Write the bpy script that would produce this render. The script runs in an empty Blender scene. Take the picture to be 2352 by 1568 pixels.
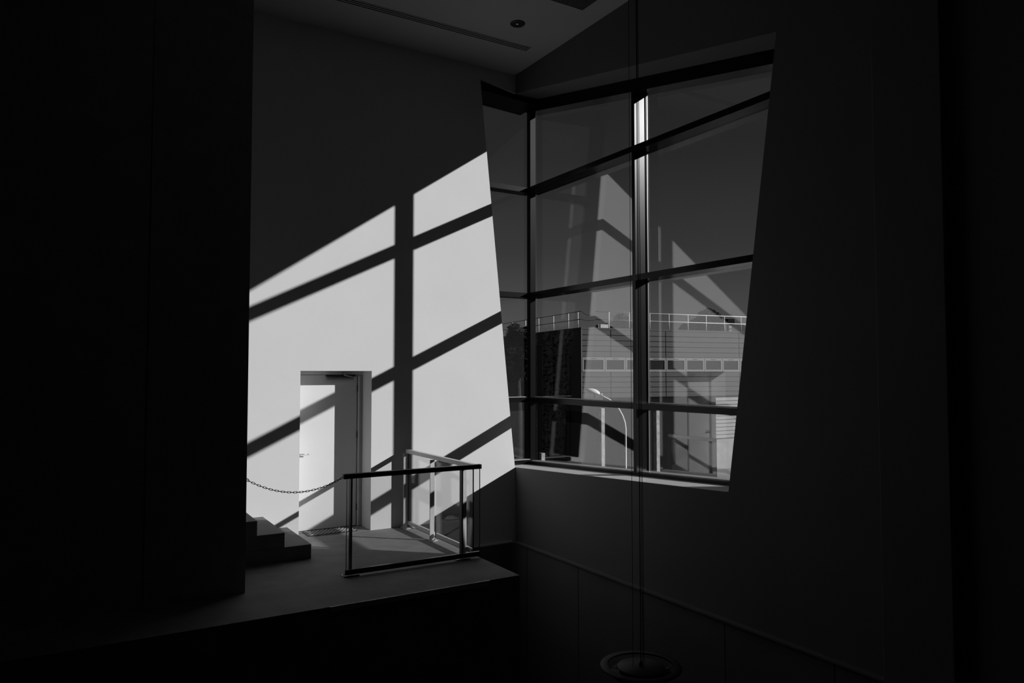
import bpy, bmesh, math, random
from mathutils import Vector, Matrix

# ------------------------------------------------------------------ camera, sky, sun
sc = bpy.context.scene
COL = sc.collection
sc.view_settings.view_transform = 'Standard'
sc.view_settings.look = 'None'
sc.view_settings.gamma = 1.0
sc.view_settings.use_curve_mapping = False
sc.view_settings.exposure = 0.0

cam_d = bpy.data.cameras.new('camera')
cam_d.sensor_width = 36.0
cam_d.lens = 36.0 * 1690.0 / 2352.0
cam_d.clip_start = 0.05
cam_d.clip_end = 500
cam = bpy.data.objects.new('camera', cam_d)
cam.location = (0, 0, 2.13)
cam.rotation_euler = (math.radians(90 + 2.4057), 0, math.radians(-31.2396))
COL.objects.link(cam)
sc.camera = cam

SUN = Vector((-2.385, 2.244, -1.175)).normalized()

world = bpy.data.worlds.new('sky')
sc.world = world
world.use_nodes = True
wn = world.node_tree
wn.nodes.clear()
tc = wn.nodes.new('ShaderNodeTexCoord')
sep = wn.nodes.new('ShaderNodeSeparateXYZ')
ramp = wn.nodes.new('ShaderNodeValToRGB')
bg = wn.nodes.new('ShaderNodeBackground')
wo = wn.nodes.new('ShaderNodeOutputWorld')
wn.links.new(tc.outputs['Generated'], sep.inputs[0])
wn.links.new(sep.outputs['Z'], ramp.inputs[0])
wn.links.new(ramp.outputs[0], bg.inputs[0])
wn.links.new(bg.outputs[0], wo.inputs[0])
bg.inputs[1].default_value = 1.0
er = ramp.color_ramp
SKY = [(0.0, .105), (.07, .082), (.16, .045), (.28, .026), (.42, .020), (1.0, .010)]
er.elements[0].position, er.elements[1].position = 0.0, 1.0
for p, v in SKY[1:-1]:
    er.elements.new(p)
for e, (p, v) in zip(sorted(er.elements, key=lambda k: k.position), SKY):
    e.position = p
    e.color = (v, v, v, 1)

sun_d = bpy.data.lights.new('sun_offscreen', 'SUN')
sun_d.energy = 4.6
sun_d.angle = math.radians(0.53)
sun = bpy.data.objects.new('sun_offscreen', sun_d)
sun.rotation_euler = SUN.to_track_quat('-Z', 'Y').to_euler()
sun.location = (30, -25, 20)
COL.objects.link(sun)

# ------------------------------------------------------------------ materials
MATS = {}


def mat(name, v, rough=.7, metal=0.0, noise=.06, scale=6.0, bump=0.0, spec=.3, bscale=60.0):
    m = bpy.data.materials.new(name)
    m.use_nodes = True
    nt = m.node_tree
    b = nt.nodes['Principled BSDF']
    b.inputs['Roughness'].default_value = rough
    b.inputs['Metallic'].default_value = metal
    b.inputs['Specular IOR Level'].default_value = spec
    co = nt.nodes.new('ShaderNodeTexCoord')
    n = nt.nodes.new('ShaderNodeTexNoise')
    n.inputs['Scale'].default_value = scale
    n.inputs['Detail'].default_value = 5
    r = nt.nodes.new('ShaderNodeValToRGB')
    lo, hi = v * (1 - noise), v * (1 + noise)
    r.color_ramp.elements[0].position = .3
    r.color_ramp.elements[1].position = .7
    r.color_ramp.elements[0].color = (lo, lo, lo, 1)
    r.color_ramp.elements[1].color = (hi, hi, hi, 1)
    nt.links.new(co.outputs['Object'], n.inputs['Vector'])
    nt.links.new(n.outputs['Fac'], r.inputs[0])
    nt.links.new(r.outputs[0], b.inputs['Base Color'])
    if bump:
        n2 = nt.nodes.new('ShaderNodeTexNoise')
        n2.inputs['Scale'].default_value = bscale
        bp = nt.nodes.new('ShaderNodeBump')
        bp.inputs['Strength'].default_value = bump
        bp.inputs['Distance'].default_value = .01
        nt.links.new(co.outputs['Object'], n2.inputs['Vector'])
        nt.links.new(n2.outputs['Fac'], bp.inputs['Height'])
        nt.links.new(bp.outputs[0], b.inputs['Normal'])
    MATS[name] = m
    return m


def glass(name, ior, tint):
    """thin flat glazing: clear transmission plus mirror reflection by Fresnel on both faces"""
    m = bpy.data.materials.new(name)
    m.use_nodes = True
    nt = m.node_tree
    nt.nodes.clear()
    o = nt.nodes.new('ShaderNodeOutputMaterial')
    mix = nt.nodes.new('ShaderNodeMixShader')
    tr = nt.nodes.new('ShaderNodeBsdfTransparent')
    gl = nt.nodes.new('ShaderNodeBsdfGlossy')
    fr = nt.nodes.new('ShaderNodeFresnel')
    ge = nt.nodes.new('ShaderNodeNewGeometry')
    mx = nt.nodes.new('ShaderNodeMix')          # inner faces see the reciprocal index
    mx.inputs['A'].default_value = ior
    mx.inputs['B'].default_value = 1 / ior
    nt.links.new(ge.outputs['Backfacing'], mx.inputs['Factor'])
    nt.links.new(mx.outputs['Result'], fr.inputs['IOR'])
    no = nt.nodes.new('ShaderNodeTexNoise')
    no.inputs['Scale'].default_value = 3
    rp = nt.nodes.new('ShaderNodeValToRGB')
    rp.color_ramp.elements[0].color = (tint * .985,) * 3 + (1,)
    rp.color_ramp.elements[1].color = (tint,) * 3 + (1,)
    nt.links.new(no.outputs['Fac'], rp.inputs[0])
    nt.links.new(rp.outputs[0], tr.inputs[0])
    gl.inputs['Roughness'].default_value = 0.0
    gl.inputs['Color'].default_value = (1, 1, 1, 1)
    nt.links.new(fr.outputs[0], mix.inputs[0])
    nt.links.new(tr.outputs[0], mix.inputs[1])
    nt.links.new(gl.outputs[0], mix.inputs[2])
    nt.links.new(mix.outputs[0], o.inputs[0])
    MATS[name] = m
    return m


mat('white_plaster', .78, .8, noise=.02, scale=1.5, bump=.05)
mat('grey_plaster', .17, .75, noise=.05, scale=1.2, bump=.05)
mat('ceiling_paint', .52, .85, noise=.03, scale=1.0)
mat('black_paint', .40, .8, noise=.1)
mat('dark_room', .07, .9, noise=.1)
mat('concrete', .26, .75, noise=.16, scale=3.5, bump=.1)
mat('stair_stone', .20, .7, noise=.15, scale=5)
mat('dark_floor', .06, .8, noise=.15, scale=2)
mat('dado_panel', .16, .6, noise=.08, scale=2)
mat('anodised', .008, .235, 0, noise=.05, scale=4, spec=.17)
mat('stud_pale', .6, .5, noise=.1)
mat('sill_white', .92, .40, noise=.02, spec=.5)
mat('glass_edge', .05, .3, noise=.05)
mat('pendant_grey', .07, .6, noise=.05)
mat('pendant_dark', .03, .6, noise=.05)
mat('black_rail', .022, .4, noise=.1, spec=.4)
mat('bead', .60, .35, .2, noise=.05)
mat('door_paint', .80, .55, noise=.02, scale=2)
mat('door_metal', .45, .4, .6, noise=.05)
mat('rail_metal', .72, .38, .1, noise=.06, scale=20)
mat('steel', .62, .3, .4, noise=.05)
mat('dark_metal', .06, .4, .6, noise=.1)
mat('tread_plate', .05, .6, 0, noise=.3, scale=30)
mat('cable', .02, .6, noise=.1)
mat('lamp_white', .35, .6, noise=.05)
mat('lens_glass', .5, .08, .9, noise=.02)
glass('window_glass', 1.95, .96)
glass('rail_glass', 1.5, .975)
# outside
mat('asphalt', .02, .9, noise=.3, scale=2)
mat('cladding', .075, .7, noise=.06, scale=1.0)
mat('base_black', .008, .8, noise=.2, spec=.05)
mat('frame_grey', .22, .6, noise=.05)
mat('far_pane', .02, .15, noise=.2, spec=.5)
mat('white_rail', .85, .5, noise=.03)
mat('siding', .26, .7, noise=.06, scale=3)
mat('plinth', .30, .8, noise=.12, scale=2)
mat('pale_post', .40, .8, noise=.3, scale=14)
mat('leaf', .018, .9, noise=.5, scale=1.2, spec=.03)
mat('leaf_pale', .05, .9, noise=.4, scale=1.2, spec=.03)
mat('bark', .03, .9, noise=.3)

# ------------------------------------------------------------------ builders


def thing(name, loc=(0, 0, 0), rotz=0.0):
    o = bpy.data.objects.new(name, None)
    o.empty_display_size = .2
    o.location = loc
    o.rotation_euler = (0, 0, rotz)
    COL.objects.link(o)
    return o


def tag(o, label, cat, group=None, kind=None):
    o['label'] = label
    o['category'] = cat
    if group:
        o['group'] = group
    if kind:
        o['kind'] = kind
    return o


def bm_box(bm, x0, x1, y0, y1, z0, z1):
    v = [bm.verts.new(p) for p in ((x0, y0, z0), (x1, y0, z0), (x1, y1, z0), (x0, y1, z0),
                                   (x0, y0, z1), (x1, y0, z1), (x1, y1, z1), (x0, y1, z1))]
    for f in ((0, 3, 2, 1), (4, 5, 6, 7), (0, 1, 5, 4), (1, 2, 6, 5), (2, 3, 7, 6), (3, 0, 4, 7)):
        bm.faces.new([v[i] for i in f])


def bm_prism(bm, poly, axis, a0, a1):
    """poly in the plane of the two other axes (in x, y, z order), extruded along axis"""
    def p3(p, a):
        if axis == 'x':
            return (a, p[0], p[1])
        if axis == 'y':
            return (p[0], a, p[1])
        return (p[0], p[1], a)
    A = [bm.verts.new(p3(p, a0)) for p in poly]
    B = [bm.verts.new(p3(p, a1)) for p in poly]
    n = len(poly)
    bm.faces.new(A)
    bm.faces.new(list(reversed(B)))
    for i in range(n):
        bm.faces.new((A[i], B[i], B[(i + 1) % n], A[(i + 1) % n]))


def bm_tube(bm, pts, r, seg=8, closed=False, cap=True):
    pts = [Vector(p) for p in pts]
    n = len(pts)
    rings = []
    up = None
    for i, p in enumerate(pts):
        if closed:
            t = (pts[(i + 1) % n] - pts[i - 1]).normalized()
        else:
            t = (pts[min(i + 1, n - 1)] - pts[max(i - 1, 0)]).normalized()
        if up is None:
            up = Vector((0, 0, 1)) if abs(t.z) < .9 else Vector((1, 0, 0))
        a = t.cross(up)
        if a.length < 1e-4:
            a = t.cross(Vector((0, 1, 0)))
        a.normalize()
        b = a.cross(t).normalized()
        up = b
        rr = r[i] if isinstance(r, (list, tuple)) else r
        rings.append([bm.verts.new(p + a * (rr * math.cos(2 * math.pi * k / seg)) + b * (rr * math.sin(2 * math.pi * k / seg)))
                      for k in range(seg)])
    for i in range(n if closed else n - 1):
        A, B = rings[i], rings[(i + 1) % n]
        for k in range(seg):
            bm.faces.new((A[k], A[(k + 1) % seg], B[(k + 1) % seg], B[k]))
    if cap and not closed:
        bm.faces.new(list(reversed(rings[0])))
        bm.faces.new(rings[-1])


def bm_lathe(bm, prof, c, seg=48):
    """prof: list of (radius, z) turned about the vertical through c"""
    rings = []
    for r, z in prof:
        if r < 1e-5:
            rings.append([bm.verts.new((c[0], c[1], c[2] + z))])
        else:
            rings.append([bm.verts.new((c[0] + r * math.cos(2 * math.pi * k / seg), c[1] + r * math.sin(2 * math.pi * k / seg), c[2] + z))
                          for k in range(seg)])
    for A, B in zip(rings, rings[1:]):
        for k in range(seg):
            k2 = (k + 1) % seg
            if len(A) == 1 and len(B) == 1:
                break
            if len(A) == 1:
                bm.faces.new((A[0], B[k2], B[k]))
            elif len(B) == 1:
                bm.faces.new((A[k], A[k2], B[0]))
            else:
                bm.faces.new((A[k], A[k2], B[k2], B[k]))


def obj(name, bm, m, parent=None, bevel=0.0, local=False, smooth=False, fix=True):
    """links a bmesh (world coordinates, or the parent's own with local=True) as one mesh object"""
    if fix:
        bmesh.ops.recalc_face_normals(bm, faces=bm.faces)
    if parent is not None:
        base = Matrix.LocRotScale(parent.location, parent.rotation_euler, parent.scale)
        pp = parent.parent
        while pp is not None:
            base = Matrix.LocRotScale(pp.location, pp.rotation_euler, pp.scale) @ base
            pp = pp.parent
    else:
        base = Matrix.Identity(4)
    # own origin at the bottom centre of the shape
    co = [v.co for v in bm.verts]
    org = Vector(((min(c.x for c in co) + max(c.x for c in co)) / 2,
                  (min(c.y for c in co) + max(c.y for c in co)) / 2, min(c.z for c in co)))
    for v in bm.verts:
        v.co -= org
    if parent is not None and not local:
        rot = base.to_3x3().inverted()
        for v in bm.verts:
            v.co = rot @ v.co
        org = base.inverted() @ org
    me = bpy.data.meshes.new(name)
    bm.to_mesh(me)
    bm.free()
    me.materials.append(MATS[m])
    if smooth:
        for p in me.polygons:
            p.use_smooth = True
    o = bpy.data.objects.new(name, me)
    o.location = org
    o.parent = parent
    COL.objects.link(o)
    if bevel:
        b = o.modifiers.new('bevel', 'BEVEL')
        b.width = bevel
        b.segments = 2
        b.limit_method = 'ANGLE'
    return o


def box(name, x0, x1, y0, y1, z0, z1, m, parent=None, bevel=0.0, local=False):
    bm = bmesh.new()
    bm_box(bm, x0, x1, y0, y1, z0, z1)
    return obj(name, bm, m, parent, bevel, local)


def prism(name, polys, axis, a0, a1, m, parent=None, bevel=0.0, local=False):
    bm = bmesh.new()
    for p in polys:
        bm_prism(bm, p, axis, a0, a1)
    return obj(name, bm, m, parent, bevel, local)


def tube(name, pts, r, m, parent=None, seg=8, closed=False, local=False):
    bm = bmesh.new()
    bm_tube(bm, pts, r, seg, closed)
    return obj(name, bm, m, parent, 0, local, smooth=True)


def dup(o, loc, parent, rot=None):
    c = o.copy()
    COL.objects.link(c)
    c.location = loc
    c.parent = parent
    if rot is not None:
        c.rotation_euler = rot
    return c


# ------------------------------------------------------------------ the room
X0, YW = 5.867, 9.57            # inner faces of window wall and sunlit end wall
XO, YO = 6.55, 10.14            # their outer faces
ZC, ZF = 6.73, -3.0


def edge_x(z):                  # leaning edge of the opening in the end wall
    return 5.245 + .10427 * (6.551 - z)


def edge_y(z):                  # leaning edge of the opening in the window wall
    return 4.693 + (5.374 - 4.693) * (5.453 - z) / (5.453 - .898)


def sill_z(y):
    return .692 + (9.57 - y) * .0491


def lintel_z(y):
    return 5.453 + .2034 * (y - 4.693)


def S(o, label, cat):
    return tag(o, label, cat, kind='structure')


# sunlit end wall with door recess and leaning window edge
DX0, DX1, DZ = 2.603, 3.57, 2.15
wl = prism('wall_left', [
    [(-4.5, ZF), (X0, ZF), (X0, 0), (-4.5, 0)],
    [(-4.5, 0), (DX0, 0), (DX0, DZ), (-4.5, DZ)],
    [(DX1, 0), (X0, 0), (X0, .692), (edge_x(.692), .692), (edge_x(DZ), DZ), (DX1, DZ)],
    [(-4.5, DZ), (edge_x(DZ), DZ), (5.245, 6.551), (X0, lintel_z(YW)), (X0, 6.95), (-4.5, 6.95)],
], 'y', YW, YO, 'white_plaster')
S(wl, 'white plastered end wall striped with sun and window shadows', 'wall')

wr = prism('wall_right', [
    [(-4, ZF), (YO, ZF), (YO, sill_z(YO)), (5.374, .898), (-4, .898)],
    [(-4, .898), (5.374, .898), (4.693, 5.453), (-4, 5.453)],
    [(-4, 5.453), (4.693, 5.453), (YO, lintel_z(YO)), (YO, 6.95), (-4, 6.95)],
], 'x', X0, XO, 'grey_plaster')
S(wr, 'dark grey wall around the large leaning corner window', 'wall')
# panels of the wainscot below the ledge
yj = [9.54, 9.193, 7.933, 6.673, 5.413, 4.153, 2.893]
for a, b in zip(yj, yj[1:]):
    box('wainscot_panel', 5.832, X0, b + .006, a - .006, ZF + .002, -.43, 'dado_panel', wr)
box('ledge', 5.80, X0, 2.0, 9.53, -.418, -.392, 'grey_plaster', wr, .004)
xj = [4.15, 5.02, 5.79]
for a, b in zip(xj, xj[1:]):
    box('wainscot_panel', a + .006, b - .006, 9.535, YW, ZF + .002, -.43, 'dado_panel', wl)
box('ledge', 4.15, 5.79, 9.515, YW, -.418, -.392, 'white_plaster', wl, .004)

S(box('ceiling', -4.5, X0, -4, YW, ZC, 6.95, 'ceiling_paint'), 'dark ceiling high above the landing', 'ceiling')
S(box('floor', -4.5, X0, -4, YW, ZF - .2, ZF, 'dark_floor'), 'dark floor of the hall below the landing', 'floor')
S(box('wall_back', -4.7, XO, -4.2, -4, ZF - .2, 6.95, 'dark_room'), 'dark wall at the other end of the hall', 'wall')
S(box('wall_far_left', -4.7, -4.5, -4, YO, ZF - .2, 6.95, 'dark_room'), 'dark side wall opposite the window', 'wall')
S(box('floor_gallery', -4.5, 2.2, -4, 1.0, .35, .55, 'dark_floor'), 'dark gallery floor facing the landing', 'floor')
# landing
lp = box('floor_landing', -4.5, 4.133, 6.66, YW, ZF, 0, 'concrete')
S(lp, 'grey concrete landing in front of the white door', 'floor')
box('edge_strip', 2.10, 3.77, 6.648, 6.66, -.05, .002, 'steel', lp, .002)
# recess floor of the doorway
S(box('trim_1', DX0, DX1, YW, 9.94, -.02, .004, 'concrete'), 'concrete threshold under the recessed white door', 'threshold')
# partition
pt = box('wall_partition', -4.5, 1.531, 7.5, 7.72, 0, ZC, 'black_paint')
S(pt, 'black partition wall beside the stair', 'wall')
box('panel_joint', .640, .646, 7.497, 7.5, .01, ZC - .01, 'dark_metal', pt)
# pilaster on the window wall
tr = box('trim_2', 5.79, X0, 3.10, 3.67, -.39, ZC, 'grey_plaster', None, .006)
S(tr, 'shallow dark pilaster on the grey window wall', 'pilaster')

# stair up behind the partition
st = thing('stair', (0, 8.49, 0))
S(st, 'short dark stair rising along the sunlit wall behind the partition', 'stairs')
for i in range(7):
    box('step', -4.4, 2.457 - .302 * i, 8.49, YW, .163 * i + (.0005 if i else 0), .163 * (i + 1), 'stair_stone', st, .004)

# ------------------------------------------------------------------ windows
XI, XG = 6.30, 6.50           # inner face of bars and glass plane, window wall
YI, YG = 9.90, 10.05           # the same, end wall
TR = [(5.02, 5.10), (3.322, 3.40), (1.657, 1.735)]


def top_z(y):                   # underside of the head bar
    return 5.401 + .197 * (y - 5.213)


def bot_z(y):                   # top of the bottom bar
    return sill_z(y) + .047


M0, M1 = 7.297, 7.357          # the upright bar
w1 = thing('window_1', (6.4, 7.3, .8))
S(w1, 'tall dark-framed window with leaning side in the grey wall', 'window')
w2 = thing('window_2', (6.0, 10.0, .7))
S(w2, 'narrow tapering window beside the white wall at the corner', 'window')
YR = 4.62                      # frame runs on behind the jamb


def yr(z):
    return edge_y(z) + .004


prism('head_bar', [[(yr(5.45), top_z(yr(5.45))), (9.955, top_z(9.955)), (9.955, lintel_z(9.955) - .004), (yr(5.45), lintel_z(yr(5.45)) - .004)]],
      'x', XI, XO - .002, 'anodised', w1)
prism('bottom_bar', [[(yr(.9), sill_z(yr(.9)) + .004), (9.955, sill_z(9.955) + .004), (9.955, bot_z(9.955)), (yr(.9), bot_z(yr(.9)))]],
      'x', XI, XO - .002, 'anodised', w1)
prism('side_bar', [[(yr(.96) , .96), (yr(.96) + .05, .96), (yr(5.2) + .05, 5.2), (yr(5.2), 5.2)]], 'x', XI + .05, XO - .002, 'anodised', w1)
prism('mullion', [[(M0, bot_z(M0)), (M1, bot_z(M1)), (M1, top_z(M1)), (M0, top_z(M0))]], 'x', XI, XO - .02, 'anodised', w1)
for z0, z1 in TR:
    for ya, yb in ((M1, 9.955), (yr(z0) + .05, M0)):
        box('transom', XI, XO - .004, ya, yb, z0, z1, 'anodised', w1, .002)
lev = [None] + TR + [None]
for ya, yb in ((M1, 9.955), (None, M0)):
    for i in range(4):
        up = TR[i - 1][0] if i else None
        dn = TR[i][1] if i < 3 else None
        zz = (up or 5.2)
        def corner(top, left):
            z = (up if up else None) if top else (dn if dn else None)
            if left:
                y = yb
            else:
                y = ya if ya else yr(z if z else (5.3 if top else .95)) + .05
            if z is None:
                z = top_z(y) if top else bot_z(y)
            return (y, z)
        poly = [corner(0, 0), corner(0, 1), corner(1, 1), corner(1, 0)]
        prism('pane', [poly], 'x', XG, XG + .012, 'window_glass', w1)
        # slim light bead along the upright
        if ya is None:
            z0 = poly[1][1] + .002
            z1 = poly[2][1] - .002
            box('glazing_bead', XG - .006, XG - .001, M0 - .022, M0 - .004, z0, z1, 'bead', w1)
prism('sill_board', [[(5.40, sill_z(5.40) + .0005), (9.90, sill_z(9.90) + .0005), (9.90, sill_z(9.90) + .0035), (5.40, sill_z(5.40) + .0035)]],
      'x', X0 + .002, XI - .002, 'sill_white', w1)
for ya, yb in ((M1 + .002, 9.95), (5.46, M0 - .002)):
    prism('sill_bead', [[(ya, bot_z(ya)), (yb, bot_z(yb)), (yb, bot_z(yb) + .006), (ya, bot_z(ya) + .006)]], 'x', XI + .06, XG - .002, 'bead', w1)
    box('glazing_bead', XG - .045, XG - .002, max(ya, 5.30), yb, TR[2][1] + .0005, TR[2][1] + .008, 'bead', w1)
# corner post and end-wall lights
box('corner_post', 6.388, 6.488, 9.957, 10.06, bot_z(9.96), lintel_z(9.96) - .006, 'anodised', w2)
prism('head_bar', [[(edge_x(6.45) + .002, 6.392), (6.29, 6.342), (6.29, 6.43), (X0 - .01, 6.438), (edge_x(6.50) + .01, 6.505)]], 'y', 9.60, YO - .03, 'anodised', w2)
zb = .745
box('bottom_bar', edge_x(.72) + .02, 6.386, YI, YO - .03, .682, zb, 'anodised', w2)
prism('side_lining', [[(edge_x(.76) + .002, .76), (edge_x(.76) + .03, .76), (edge_x(6.38) + .03, 6.38), (edge_x(6.38) + .002, 6.38)]],
      'y', 9.71, YO - .03, 'anodised', w2)
box('sill_bead', edge_x(.75) + .03, 6.37, YI + .04, YG - .002, zb, zb + .006, 'bead', w2)
box('glazing_bead', edge_x(1.74) + .03, 6.37, YG - .04, YG - .002, TR[2][1] + .0005, TR[2][1] + .008, 'bead', w2)
for z0, z1 in TR:
    prism('transom', [[(edge_x(z0) + .031, z0), (6.386, z0), (6.386, z1), (edge_x(z1) + .031, z1)]], 'y', YI, YO - .03, 'anodised', w2)
lv = [(6.338, None)] + TR + [(None, zb)]
zs = [(TR[0][1], 6.36), (TR[1][1], TR[0][0]), (TR[2][1], TR[1][0]), (zb, TR[2][0])]
for z0, z1 in zs:
    prism('pane', [[(edge_x(z0) + .031, z0), (6.386, z0), (6.386, z1), (edge_x(z1) + .031, z1)]], 'y', YG, YG + .012, 'window_glass', w2)

# ------------------------------------------------------------------ door
d = thing('door_1', (3.05, 9.95, .005))
S(d, 'white painted door deep in the sunlit wall', 'door')
S(box('wall_light_block', DX0 - .05, DX1 + .05, 10.01, YO + .02, -.02, DZ + .05, 'dark_room'), 'dark unseen backing added behind the door to block light', 'wall')  # added out of sight behind the door to keep outside light out
box('leaf', 2.64, 3.495, 9.94, 9.985, .014, 2.095, 'door_paint', d, .003)
box('frame_head', DX0 + .001, DX1 - .001, 9.925, 10.005, 2.10, DZ - .002, 'door_paint', d)
box('frame_post', 3.50, DX1 - .001, 9.925, 10.005, .006, 2.098, 'door_metal', d)
box('frame_post', DX0 + .001, 2.636, 9.925, 10.005, .006, 2.098, 'door_metal', d)
box('frame_strip', 3.503, 3.525, 9.912, 9.9245, .01, 2.075, 'door_paint', d, .003)
for hz in (.22, 1.22, 1.86):
    tube('hinge', [(3.498, 9.928, hz), (3.498, 9.928, hz + .09)], .009, 'dark_metal', d)
bm = bmesh.new()
bm_lathe(bm, [(0, 0), (.024, 0), (.024, .006), (.020, .009), (0, .009)], (0, 0, 0), 20)
bmesh.ops.transform(bm, matrix=Matrix.Translation((2.700, 9.9395, 1.04)) @ Matrix.Rotation(math.pi / 2, 4, 'X'), verts=bm.verts)
h = obj('handle_rose', bm, 'steel', d, smooth=True)
tube('lever', [(2.700, 9.931, 1.04), (2.700, 9.885, 1.04), (2.718, 9.878, 1.04), (2.815, 9.878, 1.034)], .009, 'steel', h)
cl = box('closer_rail', 3.05, 3.43, 9.905, 9.9385, 2.030, 2.052, 'door_metal', d, .003)
box('closer_body', 3.04, 3.46, 9.895, 9.924, 2.072, 2.098, 'dark_metal', d, .004)
box('closer_bracket', 3.275, 3.30, 9.885, 9.924, 2.099, 2.145, 'door_metal', d, .003)
tube('closer_arm', [(3.29, 9.89, 2.094), (3.43, 9.89, 2.062)], .006, 'steel', d)

m_ = thing('door_mat', (3.08, 9.75, .004))
tag(m_, 'perforated dark metal mat in front of the white door', 'doormat')
box('plate', 2.74, 3.40, 9.60, 9.905, .0045, .012, 'tread_plate', m_, .002)
bm = bmesh.new()
bm_prism(bm, [(-.022, 0), (0, -.009), (.022, 0), (0, .009)], 'z', 0, .005)
stud = obj('stud', bm, 'stud_pale', m_, 0, True)
first = True
for r_ in range(7):
    for c_ in range(11):
        p = (2.785 + .057 * c_ + (.028 if r_ % 2 else 0) - 3.08, 9.625 + .042 * r_ - 9.75, .0082)
        if first:
            stud.location = p
            first = False
        else:
            dup(stud, p, m_)

# ------------------------------------------------------------------ glass railings


def base_plate(parent, x, y, dx, dy):
    b = box('base_plate', x - dx, x + dx, y - dy, y + dy, .001, .012, 'steel', parent, .002)
    for s in (-1, 1):
        bm = bmesh.new()
        ox, oy = (s * (dx - .02), 0) if dx > dy else (0, s * (dy - .02))
        bm_lathe(bm, [(0, 0), (.011, 0), (.011, .008), (.006, .014), (0, .016)], (x + ox, y + oy, .0125), 10)
        obj('bolt', bm, 'steel', b, smooth=True)


ra = thing('glass_railing', (3.33, 7.53, 0))
tag(ra, 'dark handrail and glass panel along the front of the landing, chain at its end', 'railing')
box('handrail', 2.503, 4.14, 7.497, 7.553, 1.018, 1.070, 'black_rail', ra, .004)
box('bottom_rail', 2.535, 4.13, 7.508, 7.542, .022, .075, 'black_rail', ra, .003)
for x in (2.605, 3.915):
    box('post', x - .009, x + .009, 7.545, 7.605, .012, 1.016, 'black_rail', ra, .002)
    base_plate(ra, x, 7.575, .085, .05)
box('glass_panel', 2.545, 4.125, 7.519, 7.531, .076, 1.017, 'rail_glass', ra)

for x in (2.541, 4.125):
    box('glass_edge', x, x + .004, 7.518, 7.532, .076, 1.017, 'glass_edge', ra)
rb = thing('glass_railing', (4.05, 8.5, 0))
tag(rb, 'steel handrail and glass panels from the white wall to the landing corner', 'railing')
box('handrail', 4.045, 4.101, 7.555, 9.50, 1.018, 1.070, 'rail_metal', rb, .004)
for y0, y1 in ((7.60, 8.56), (8.64, 9.45)):
    box('bottom_rail', 4.058, 4.088, y0, y1, .045, .095, 'rail_metal', rb, .003)
    box('glass_panel', 4.067, 4.079, y0 - .015, y1 + .015, .096, 1.017, 'rail_glass', rb)
for y in (7.583, 9.463):
    box('glass_edge', 4.066, 4.080, y - .003, y + .001, .096, 1.017, 'glass_edge', rb)
for y in (7.72, 8.60, 9.455):
    box('post', 3.995, 4.056, y - .008, y + .008, .012, 1.016, 'rail_metal', rb, .002)
    base_plate(rb, 4.03, y, .045, .085)

# chain from the railing end to the partition
A, Mi, B = Vector((1.545, 7.525, 1.077)), Vector((2.01, 7.525, .922)), Vector((2.478, 7.525, 1.025))
ch = thing('barrier_chain', (2.01, 7.525, .92))
tag(ch, 'thin dark link chain hanging between the partition and the railing', 'chain')


def chain_z(x):
    l0 = (x - Mi.x) * (x - B.x) / ((A.x - Mi.x) * (A.x - B.x))
    l1 = (x - A.x) * (x - B.x) / ((Mi.x - A.x) * (Mi.x - B.x))
    l2 = (x - A.x) * (x - Mi.x) / ((B.x - A.x) * (B.x - Mi.x))
    return l0 * A.z + l1 * Mi.z + l2 * B.z


bm = bmesh.new()
ring = []
L, Wd = .0115, .0075
for k in range(16):
    a = 2 * math.pi * k / 16
    ring.append((math.copysign(L, math.cos(a)) + Wd * math.cos(a), 0, Wd * math.sin(a)))
bm_tube(bm, ring, .0030, 6, closed=True)
link = obj('link', bm, 'cable', ch, 0, True, smooth=True)
for v in link.data.vertices:
    v.co.z -= Wd + .0024
xs = [A.x]
while xs[-1] < B.x - .012:
    x = xs[-1]
    sl = (chain_z(x + .001) - chain_z(x)) / .001
    xs.append(x + .031 / math.sqrt(1 + sl * sl))
for i, x in enumerate(xs):
    sl = math.atan((chain_z(x + .001) - chain_z(x - .001)) / .002)
    M = Matrix.Rotation(-sl, 4, 'Y') @ Matrix.Rotation(math.pi / 2 if i % 2 else 0, 4, 'X')
    e = M.to_euler()
    loc = (x - 2.01, 0, chain_z(x) - .92)
    if i == 0:
        link.location = loc
        link.rotation_euler = e
    else:
        dup(link, loc, ch, e)
bm = bmesh.new()
bm_tube(bm, [(1.541 + .012 * math.cos(a), 7.525, 1.083 + .012 * math.sin(a)) for a in [2 * math.pi * k / 14 for k in range(14)]], .003, 6, closed=True)
obj('eye_ring', bm, 'steel', ch, smooth=True)

# small pale wall light on the front of the landing
t = thing('step_light', (2.165, 6.655, -.60))
tag(t, 'small pale wall light on the black face under the landing', 'light')
pr = [(-.028, 0), (.028, .028)] + [(.028 * math.cos(a), .055 + .035 * math.sin(a)) for a in [math.pi * k / 8 for k in range(9)]]
bm = bmesh.new()
bm_prism(bm, [(2.165 + p[0], -.60 + p[1]) for p in pr], 'y', 6.63, 6.659)
obj('housing', bm, 'lamp_white', t, .003)
box('cover_rim', 2.135, 2.139, 6.622, 6.6295, -.595, -.535, 'steel', t)

# ------------------------------------------------------------------ ceiling fittings
sd = thing('slot_diffuser', (4.1, 8.69, ZC - .012))
tag(sd, 'long slim slot air diffuser set in the ceiling', 'air vent')
box('frame', 2.0, 5.56, 8.615, 8.755, ZC - .006, ZC - .001, 'ceiling_paint', sd)
for y in (8.632, 8.676, 8.720):
    box('slot', 2.02, 5.54, y, y + .017, ZC - .0095, ZC - .0065, 'cable', sd)

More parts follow.
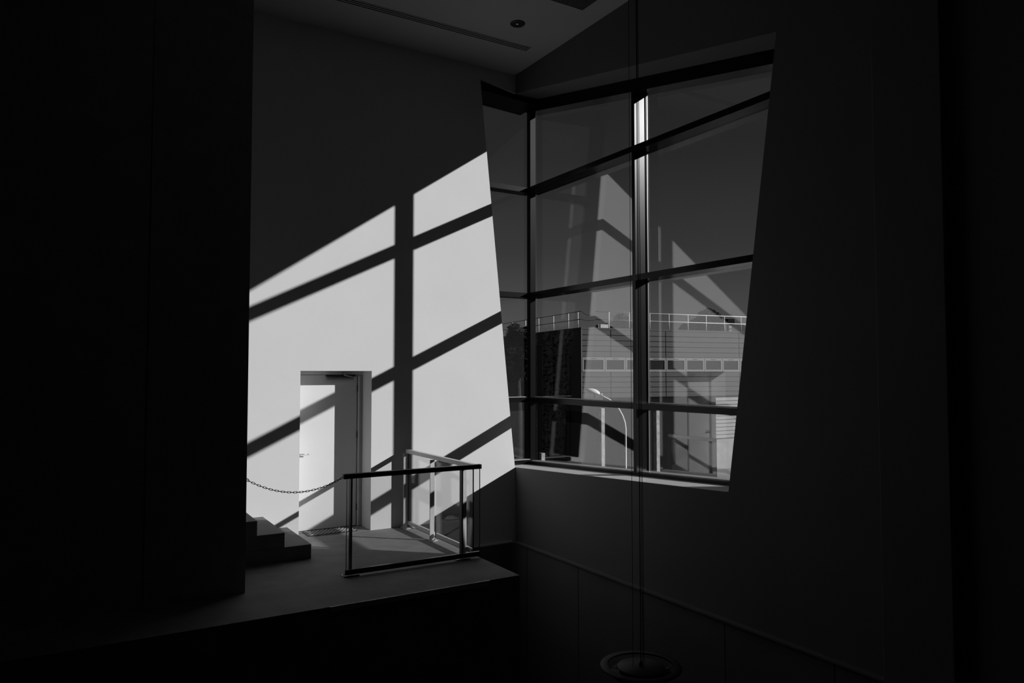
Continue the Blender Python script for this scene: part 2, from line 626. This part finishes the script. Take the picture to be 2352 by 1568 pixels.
dl = thing('downlight', (5.006, 8.109, ZC - .01))
tag(dl, 'round black recessed downlight in the ceiling near the window corner', 'downlight')
bm = bmesh.new()
bm_lathe(bm, [(.072, 0), (.098, 0), (.098, -.008), (.090, -.014), (.072, -.010), (.072, 0)], (5.006, 8.109, ZC - .001), 40)
obj('trim_ring', bm, 'dark_metal', dl, smooth=True)
bm = bmesh.new()
bm_lathe(bm, [(0, -.002), (.04, -.003), (.0715, -.009), (.0715, -.001), (0, -.001)], (5.006, 8.109, ZC), 40)
obj('reflector', bm, 'cable', dl, smooth=True)
bm = bmesh.new()
bm_lathe(bm, [(0, -.020), (.016, -.017), (.028, -.010), (.030, -.004), (0, -.004)], (5.006, 8.109, ZC), 24)
obj('lens', bm, 'lens_glass', dl, smooth=True)

gr = thing('ceiling_grille', (5.2, 7.05, ZC - .01))
tag(gr, 'square perforated dark ventilation grille in the ceiling', 'air vent')
box('backing', 4.90, 5.515, 6.75, 7.365, ZC - .004, ZC - .001, 'cable', gr)
bm = bmesh.new()
for k in range(21):
    u = 4.905 + .03 * k
    bm_box(bm, u, u + .009, 6.75, 7.365, ZC - .011, ZC - .0045)
    v_ = 6.755 + .03 * k
    bm_box(bm, 4.90, 5.515, v_, v_ + .009, ZC - .0105, ZC - .0048)
o = obj('lattice', bm, 'dado_panel', gr)
o['kind'] = 'stuff'

# ------------------------------------------------------------------ pendant lamp
PC = Vector((3.395, 3.905, .135))
R = Vector((math.cos(math.radians(31.24)), -math.sin(math.radians(31.24)), 0))
pl = thing('pendant_lamp', PC)
tag(pl, 'flat round disc pendant lamp hanging low on long thin cables', 'lamp')
bm = bmesh.new()
bm_lathe(bm, [(0, 0), (.158, -.004), (.163, -.010), (.158, -.016), (0, -.016)], PC, 56)
obj('disc', bm, 'pendant_grey', pl, smooth=True)
bm = bmesh.new()
bm_lathe(bm, [(0, -.03), (.150, -.03), (.165, -.042), (.206, -.042), (.210, -.050), (.206, -.056), (.05, -.07), (0, -.07)], PC, 56)
obj('shade', bm, 'pendant_dark', pl, smooth=True)
bm = bmesh.new()
bm_lathe(bm, [(.225, .004), (.272, .002), (.276, -.003), (.272, -.008), (.225, -.006), (.225, .004)], PC, 56)
obj('outer_ring', bm, 'pendant_dark', pl, smooth=True)
for k in range(2):
    a = math.radians(-31.24 + 180 * k)
    dr = Vector((math.cos(a), math.sin(a), 0))
    tube('spoke', [PC + dr * .15 + Vector((0, 0, -.022)), PC + dr * .235 + Vector((0, 0, -.002))], .003, 'steel', pl, 6)
for off, top, rr in ((-.053, -.053, .0017), (0, 0, .0030), (.013, .003, .0017), (.023, .006, .0017)):
    q, q2 = PC + R * off, PC + R * top
    tube('cable', [q + Vector((0, 0, -.012)), Vector((q2.x, q2.y, ZC))], rr, 'cable', pl, 6)
bm = bmesh.new()
bm_lathe(bm, [(0, 0), (.012, 0), (.014, .012), (.006, .03), (0, .03)], PC, 16)
obj('cable_gland', bm, 'cable', pl, smooth=True)
bm = bmesh.new()
bm_lathe(bm, [(0, -.03), (.06, -.03), (.065, -.02), (.065, 0), (0, 0)], (PC.x, PC.y, ZC), 24)
obj('ceiling_rose', bm, 'dark_metal', pl, smooth=True)

# ------------------------------------------------------------------ outside
GZ = -4.0
S(box('ground', -120, 160, -80, 160, GZ - .3, GZ, 'asphalt'), 'dark asphalt yard outside the window', 'ground')

# hall across the yard; its own axes: x along the sunlit front, y along the dark side
ROOF = 5.175
bd = thing('building', (29.909, 40.239, GZ), math.radians(-8.5))
tag(bd, 'long flat-roofed hall with pale cladding and a strip of windows', 'building')
r0 = ROOF - GZ


def bb(name, x0, x1, y0, y1, z0, z1, m, parent=bd):
    if parent is bd:
        return box(name, x0, x1, y0, y1, z0 - GZ, z1 - GZ, m, bd, 0, True)
    # sub-part: bd's coordinates less its part's own place
    o_ = parent.location
    return box(name, x0 - o_.x, x1 - o_.x, y0 - o_.y, y1 - o_.y, z0 - GZ - o_.z, z1 - GZ - o_.z, m, parent, 0, True)


bb('core', .06, 20, .06, 13, GZ, ROOF - .02, 'cladding')
bb('wing', .06, 9, 13.01, 36, GZ, ROOF - .02, 'cladding')
bb('base', .0, 20, .0, .058, GZ, .02, 'base_black')
bb('roof_edge', -.03, 20, -.03, .059, ROOF - .11, ROOF + .02, 'cladding')
bb('roof_edge', -.03, .059, .06, 36, ROOF - .11, ROOF + .02, 'cladding')
# cladding boards, band by band and bay by bay
cols = [0.02, 2.30, 6.81, 13.33, 19.9]
bands = [(ROOF - .115 - (ROOF - .115 - 3.19) * (k + 1) / 5, ROOF - .115 - (ROOF - .115 - 3.19) * k / 5) for k in range(5)]
bands += [(2.17 - .3583 * (k + 1), 2.17 - .3583 * k) for k in range(6)]
for xa, xb in zip(cols, cols[1:]):
    for z0, z1 in bands:
        bb('cladding_board', xa + .03, xb - .03, -.005, .055, z0 + .026, z1 - .016, 'cladding')
bb('corner_strip', -.015, .035, -.02, .055, .02, ROOF - .115, 'frame_grey')
bb('sill_strip', .04, 19.9, -.05, .055, 2.175, 2.235, 'frame_grey')
bb('head_strip', .04, 19.9, -.03, .055, 3.14, 3.18, 'frame_grey')
wx = [.05, 1.82, 3.46, 5.10, 6.81, 8.50, 10.14, 11.75, 13.33, 15.0, 16.65, 18.3]
for xa, xb in zip(wx, wx[1:]):
    z0, z1 = 2.24, 3.135
    bm = bmesh.new()
    f_ = .11
    bm_box(bm, xa + .02, xa + .02 + f_, -.03, .05, z0, z1)
    bm_box(bm, xb - .02 - f_, xb - .02, -.03, .05, z0, z1)
    bm_box(bm, xa + .02 + f_, xb - .02 - f_, -.03, .05, z0, z0 + .09)
    bm_box(bm, xa + .02 + f_, xb - .02 - f_, -.03, .05, z1 - .15, z1)
    for v in bm.verts:
        v.co.z -= GZ
    wd = obj('window', bm, 'frame_grey', bd, 0, True)
    pn = bb('pane', xa + .14, xb - .14, .015, .025, z0 + .09, z1 - .15, 'far_pane', wd)
    cx = (xa + xb) / 2
    bb('vent_slot', cx - .22, cx + .22, -.036, -.0305, z1 - .085, z1 - .05, 'base_black', wd)
# pipes and service boxes on the dark side
for k, (y, w) in enumerate(((7.2, .10), (5.9, .06), (4.3, .08), (2.3, .10), (1.7, .06))):
    bb('pipe', -.10, .055, y, y + w, GZ, ROOF - .5 - .2 * (k % 2), 'dark_metal')
for y in (6.2, 3.2, 1.5):
    for k in range(3):
        bb('louvre', -.05, .055, y, y + 1.5, ROOF - .62 - .16 * k, ROOF - .56 - .16 * k, 'dark_metal')

# roof railing
rr_ = thing('roof_railing', (29.909, 40.239, ROOF + .02), math.radians(-8.5))
tag(rr_, 'white tubular guard railing along the edge of the hall roof', 'railing')
RH = 1.12


def post_(x, y):
    tube('post', [(x, y, 0), (x, y, RH)], .035, 'white_rail', rr_, 6, local=True)


for x in (2.233, 3.876, 5.56, 7.177, 8.832, 10.45, 12.106, 13.64, 15.2, 16.8):
    post_(x, .12)
for y in (.70, 2.14, 4.54, 7.14, 9.65, 12.36, 15.1, 17.8):
    post_(.12, y)
for z in (RH, .57):
    tube('rail', [(1.17, .12, z), (16.8, .12, z)], .032, 'white_rail', rr_, 6, local=True)
    tube('rail', [(.12, .25, z), (.12, 22, z)], .026, 'dark_metal', rr_, 6, local=True)
    tube('slack_chain', [(.16 + 1.01 * k / 10, .12 + .13 * (1 - k / 10), z - (.26 if z > 1 else .10) * (1 - (k / 5 - 1) ** 2)) for k in range(11)], .02, 'dark_metal', rr_, 6, local=True)

# louvred roof vent and flue
b_ = Matrix.Translation((29.909, 40.239, ROOF)) @ Matrix.Rotation(math.radians(-8.5), 4, 'Z')
rv = thing('roof_vent', b_ @ Vector((2.07, .5, .0)), math.radians(-8.5))
tag(rv, 'small white slatted vent low on the hall roof', 'vent')
box('housing', -.40, .40, .05, .5, .0, .27, 'frame_grey', rv, 0, True)
for k in range(3):
    box('slat', -.45, .45, -.02, .05, .06 + .085 * k, .12 + .085 * k, 'white_rail', rv, 0, True)
fl = thing('roof_flue', b_ @ Vector((13.75, 1.6, .02)), math.radians(-8.5))
tag(fl, 'dark square flue with cap standing on the hall roof', 'flue')
box('shaft', -.13, .13, -.13, .13, 0, .62, 'frame_grey', fl, 0, True)
box('cap', -.32, .32, -.25, .25, .62, 1.05, 'base_black', fl, 0, True)

# low annex with boarded end
AY = 24.24
ax_ = thing('annex', (25.74, AY, GZ))
tag(ax_, 'low annex with dark front and pale boarded end beside the hall', 'shed')
box('dark_front', 21.1, 25.70, AY + .01, AY + 2.5, GZ, .966, 'base_black', ax_)
box('core', 25.71, 33, AY + .06, AY + 2.5, GZ, .95, 'base_black', ax_)
for k in range(11):
    z1 = .966 - .173 * k
    prism('board', [[(AY + .035, z1 - .142), (AY - .01, z1 - .142), (AY + .02, z1), (AY + .055, z1)]], 'x', 25.71, 33, 'siding', ax_)
box('plinth_wall', 25.71, 33, AY - .02, AY + .055, -2.33, -.95, 'plinth', ax_)
box('footing', 25.71, 33, AY - .03, AY + .055, GZ, -2.335, 'dado_panel', ax_)

# street lamp
lm = thing('street_lamp', (17.01, 20.30, GZ))
tag(lm, 'white curved street lamp in the yard between hall and window', 'street lamp')
tube('pole', [(17.01, 20.30, GZ), (17.003, 20.289, -1.25), (16.973, 20.245, .132), (16.941, 20.247, .362), (16.871, 20.278, .593), (16.76, 20.334, .823),
              (16.624, 20.406, 1.039), (16.463, 20.496, 1.17), (16.30, 20.60, 1.27), (16.16, 20.68, 1.345)],
     [.045, .042, .036, .034, .032, .030, .029, .028, .027, .027], 'white_rail', lm, 10)
bm = bmesh.new()
ux = Vector((-.87, .5, .32)).normalized()
c0 = Vector((16.17, 20.67, 1.36))
prof = [(0, .03), (.05, .08), (.16, .12), (.30, .12), (.45, .08), (.52, .02)]
rings = []
side = ux.cross(Vector((0, 0, 1))).normalized()
upv = side.cross(ux).normalized()
for s_, r_ in prof:
    rings.append([bm.verts.new(c0 + ux * s_ + side * (r_ * .9 * math.cos(2 * math.pi * k / 12)) + upv * (r_ * math.sin(2 * math.pi * k / 12) * (1.0 if math.sin(2 * math.pi * k / 12) > 0 else .45)))
                  for k in range(12)])
for A_, B_ in zip(rings, rings[1:]):
    for k in range(12):
        bm.faces.new((A_[k], A_[(k + 1) % 12], B_[(k + 1) % 12], B_[k]))
bm.faces.new(rings[0])
bm.faces.new(rings[-1])
obj('lamp_head', bm, 'white_rail', lm, smooth=True)
q = c0 + ux * .16 - upv * .05
box('photocell', q.x - .03, q.x + .03, q.y - .03, q.y + .03, q.z - .12, q.z - .02, 'dark_metal', lm)
tube('clamp', [c0 - ux * .06 + upv * .06, c0 - ux * .06 - upv * .06], .02, 'steel', lm)

# pale posts just outside
for (x, y, zt, lab) in ((7.789, 11.739, .60, 'short pale weathered post outside the window, lowest of its row'),
                        (8.740, 11.120, 1.45, 'pale weathered post outside the window, middle of its row'),
                        (9.632, 10.580, 1.435, 'pale weathered post outside the window, end of its row near the upright bar')):
    p = thing('fence_post', (x, y, GZ))
    tag(p, lab, 'post', 'pale posts outside the window')
    bm = bmesh.new()
    bm_box(bm, x - .042, x + .042, y - .042, y + .042, GZ, zt)
    sh = obj('shaft', bm, 'pale_post', p, .004)
    box('foot', x - .08, x + .08, y - .08, y + .08, GZ, GZ + .12, 'plinth', p)


# trees
def tree(label, c, rx, rz, n, m, seed, leaf=.22, lobes=6, group=None):
    rnd = random.Random(seed)
    base = Vector((c[0], c[1], GZ))
    t_ = thing('tree', base)
    tag(t_, label, 'tree', group)
    cen = [Vector((c[0], c[1], c[2]))]
    for k in range(lobes):
        a = rnd.uniform(0, 6.28)
        cen.append(Vector((c[0] + rx * .6 * math.cos(a), c[1] + rx * .6 * math.sin(a), c[2] + rz * rnd.uniform(-.55, .55))))
    bm = bmesh.new()
    for k in range(n):
        o_ = rnd.choice(cen)
        dv = Vector((rnd.gauss(0, 1), rnd.gauss(0, 1), rnd.gauss(0, 1))).normalized() * (rnd.random() ** .4)
        p = o_ + Vector((dv.x * rx * .52, dv.y * rx * .52, dv.z * rz * .52))
        a = Vector((rnd.gauss(0, 1), rnd.gauss(0, 1), rnd.gauss(0, 1))).normalized()
        b = a.orthogonal().normalized()
        s_ = leaf * rnd.uniform(.6, 1.3)
        bm.faces.new([bm.verts.new(p + a * s_), bm.verts.new(p + b * s_ * .5), bm.verts.new(p - a * s_), bm.verts.new(p - b * s_ * .5)])
    o = obj('foliage', bm, m, t_, fix=False)
    o['kind'] = 'stuff'
    tube('trunk', [(c[0], c[1], GZ), (c[0] + .1, c[1], (GZ + c[2]) / 2), (c[0], c[1], c[2])], [.30, .22, .08], 'bark', t_, 8)
    for k in range(4):
        q_ = cen[1 + k % lobes]
        tube('branch', [(c[0], c[1], c[2] - rz * .6), tuple(q_)], [.10, .03], 'bark', t_, 6)


tree('sparse feathery tree behind the roof railing near the slack chain', (48.2, 58.2, 6.7), 1.6, 1.7, 4200, 'leaf_pale', 1, .14, 7)
tree('broad dense tree behind the hall roof, larger of the neighbouring pair', (55.2, 54.06, 6.3), 2.15, 2.1, 14000, 'leaf', 2, .20, 8)
tree('small round tree behind the hall roof, smaller of the neighbouring pair', (59.3, 56.3, 6.2), 1.4, 1.8, 8000, 'leaf', 3, .20, 6)
tree('dark tree rising beside the black side of the hall', (23.75, 38.5, 3.3), 1.0, 2.0, 8000, 'leaf', 4, .14, 8)
tree('tall pale grey tree beside the leaning white wall edge', (22.3, 40.9, 3.2), .8, 2.5, 5200, 'leaf_pale', 5, .13, 8)
# tall hedge added beyond the end wall to darken the mirrored view
hg = thing('backdrop_hedge', (-6, 43, GZ))
tag(hg, 'tall dark clipped hedge added out of direct view beyond the end wall to darken the window reflection', 'backdrop_hedge')
box('core', -32, 20, 42.3, 43.8, GZ, 5.0, 'leaf', hg)
rnd = random.Random(77)
bm = bmesh.new()
for k in range(9000):
    p = Vector((rnd.uniform(-32, 20), 42.25 - rnd.random() * .25, rnd.uniform(GZ, 5.1))) if k % 4 else Vector((rnd.uniform(-32, 20), rnd.uniform(42.2, 43.9), 5.0 + .25 * rnd.random()))
    a_ = Vector((rnd.gauss(0, 1), rnd.gauss(0, 1), rnd.gauss(0, 1))).normalized()
    b_o = a_.orthogonal().normalized()
    s_ = rnd.uniform(.12, .3)
    bm.faces.new([bm.verts.new(p + a_ * s_), bm.verts.new(p + b_o * s_ * .5), bm.verts.new(p - a_ * s_), bm.verts.new(p - b_o * s_ * .5)])
o = obj('foliage', bm, 'leaf', hg, fix=False)
o['kind'] = 'stuff'

sc.cycles.caustics_reflective = False
sc.cycles.caustics_refractive = False
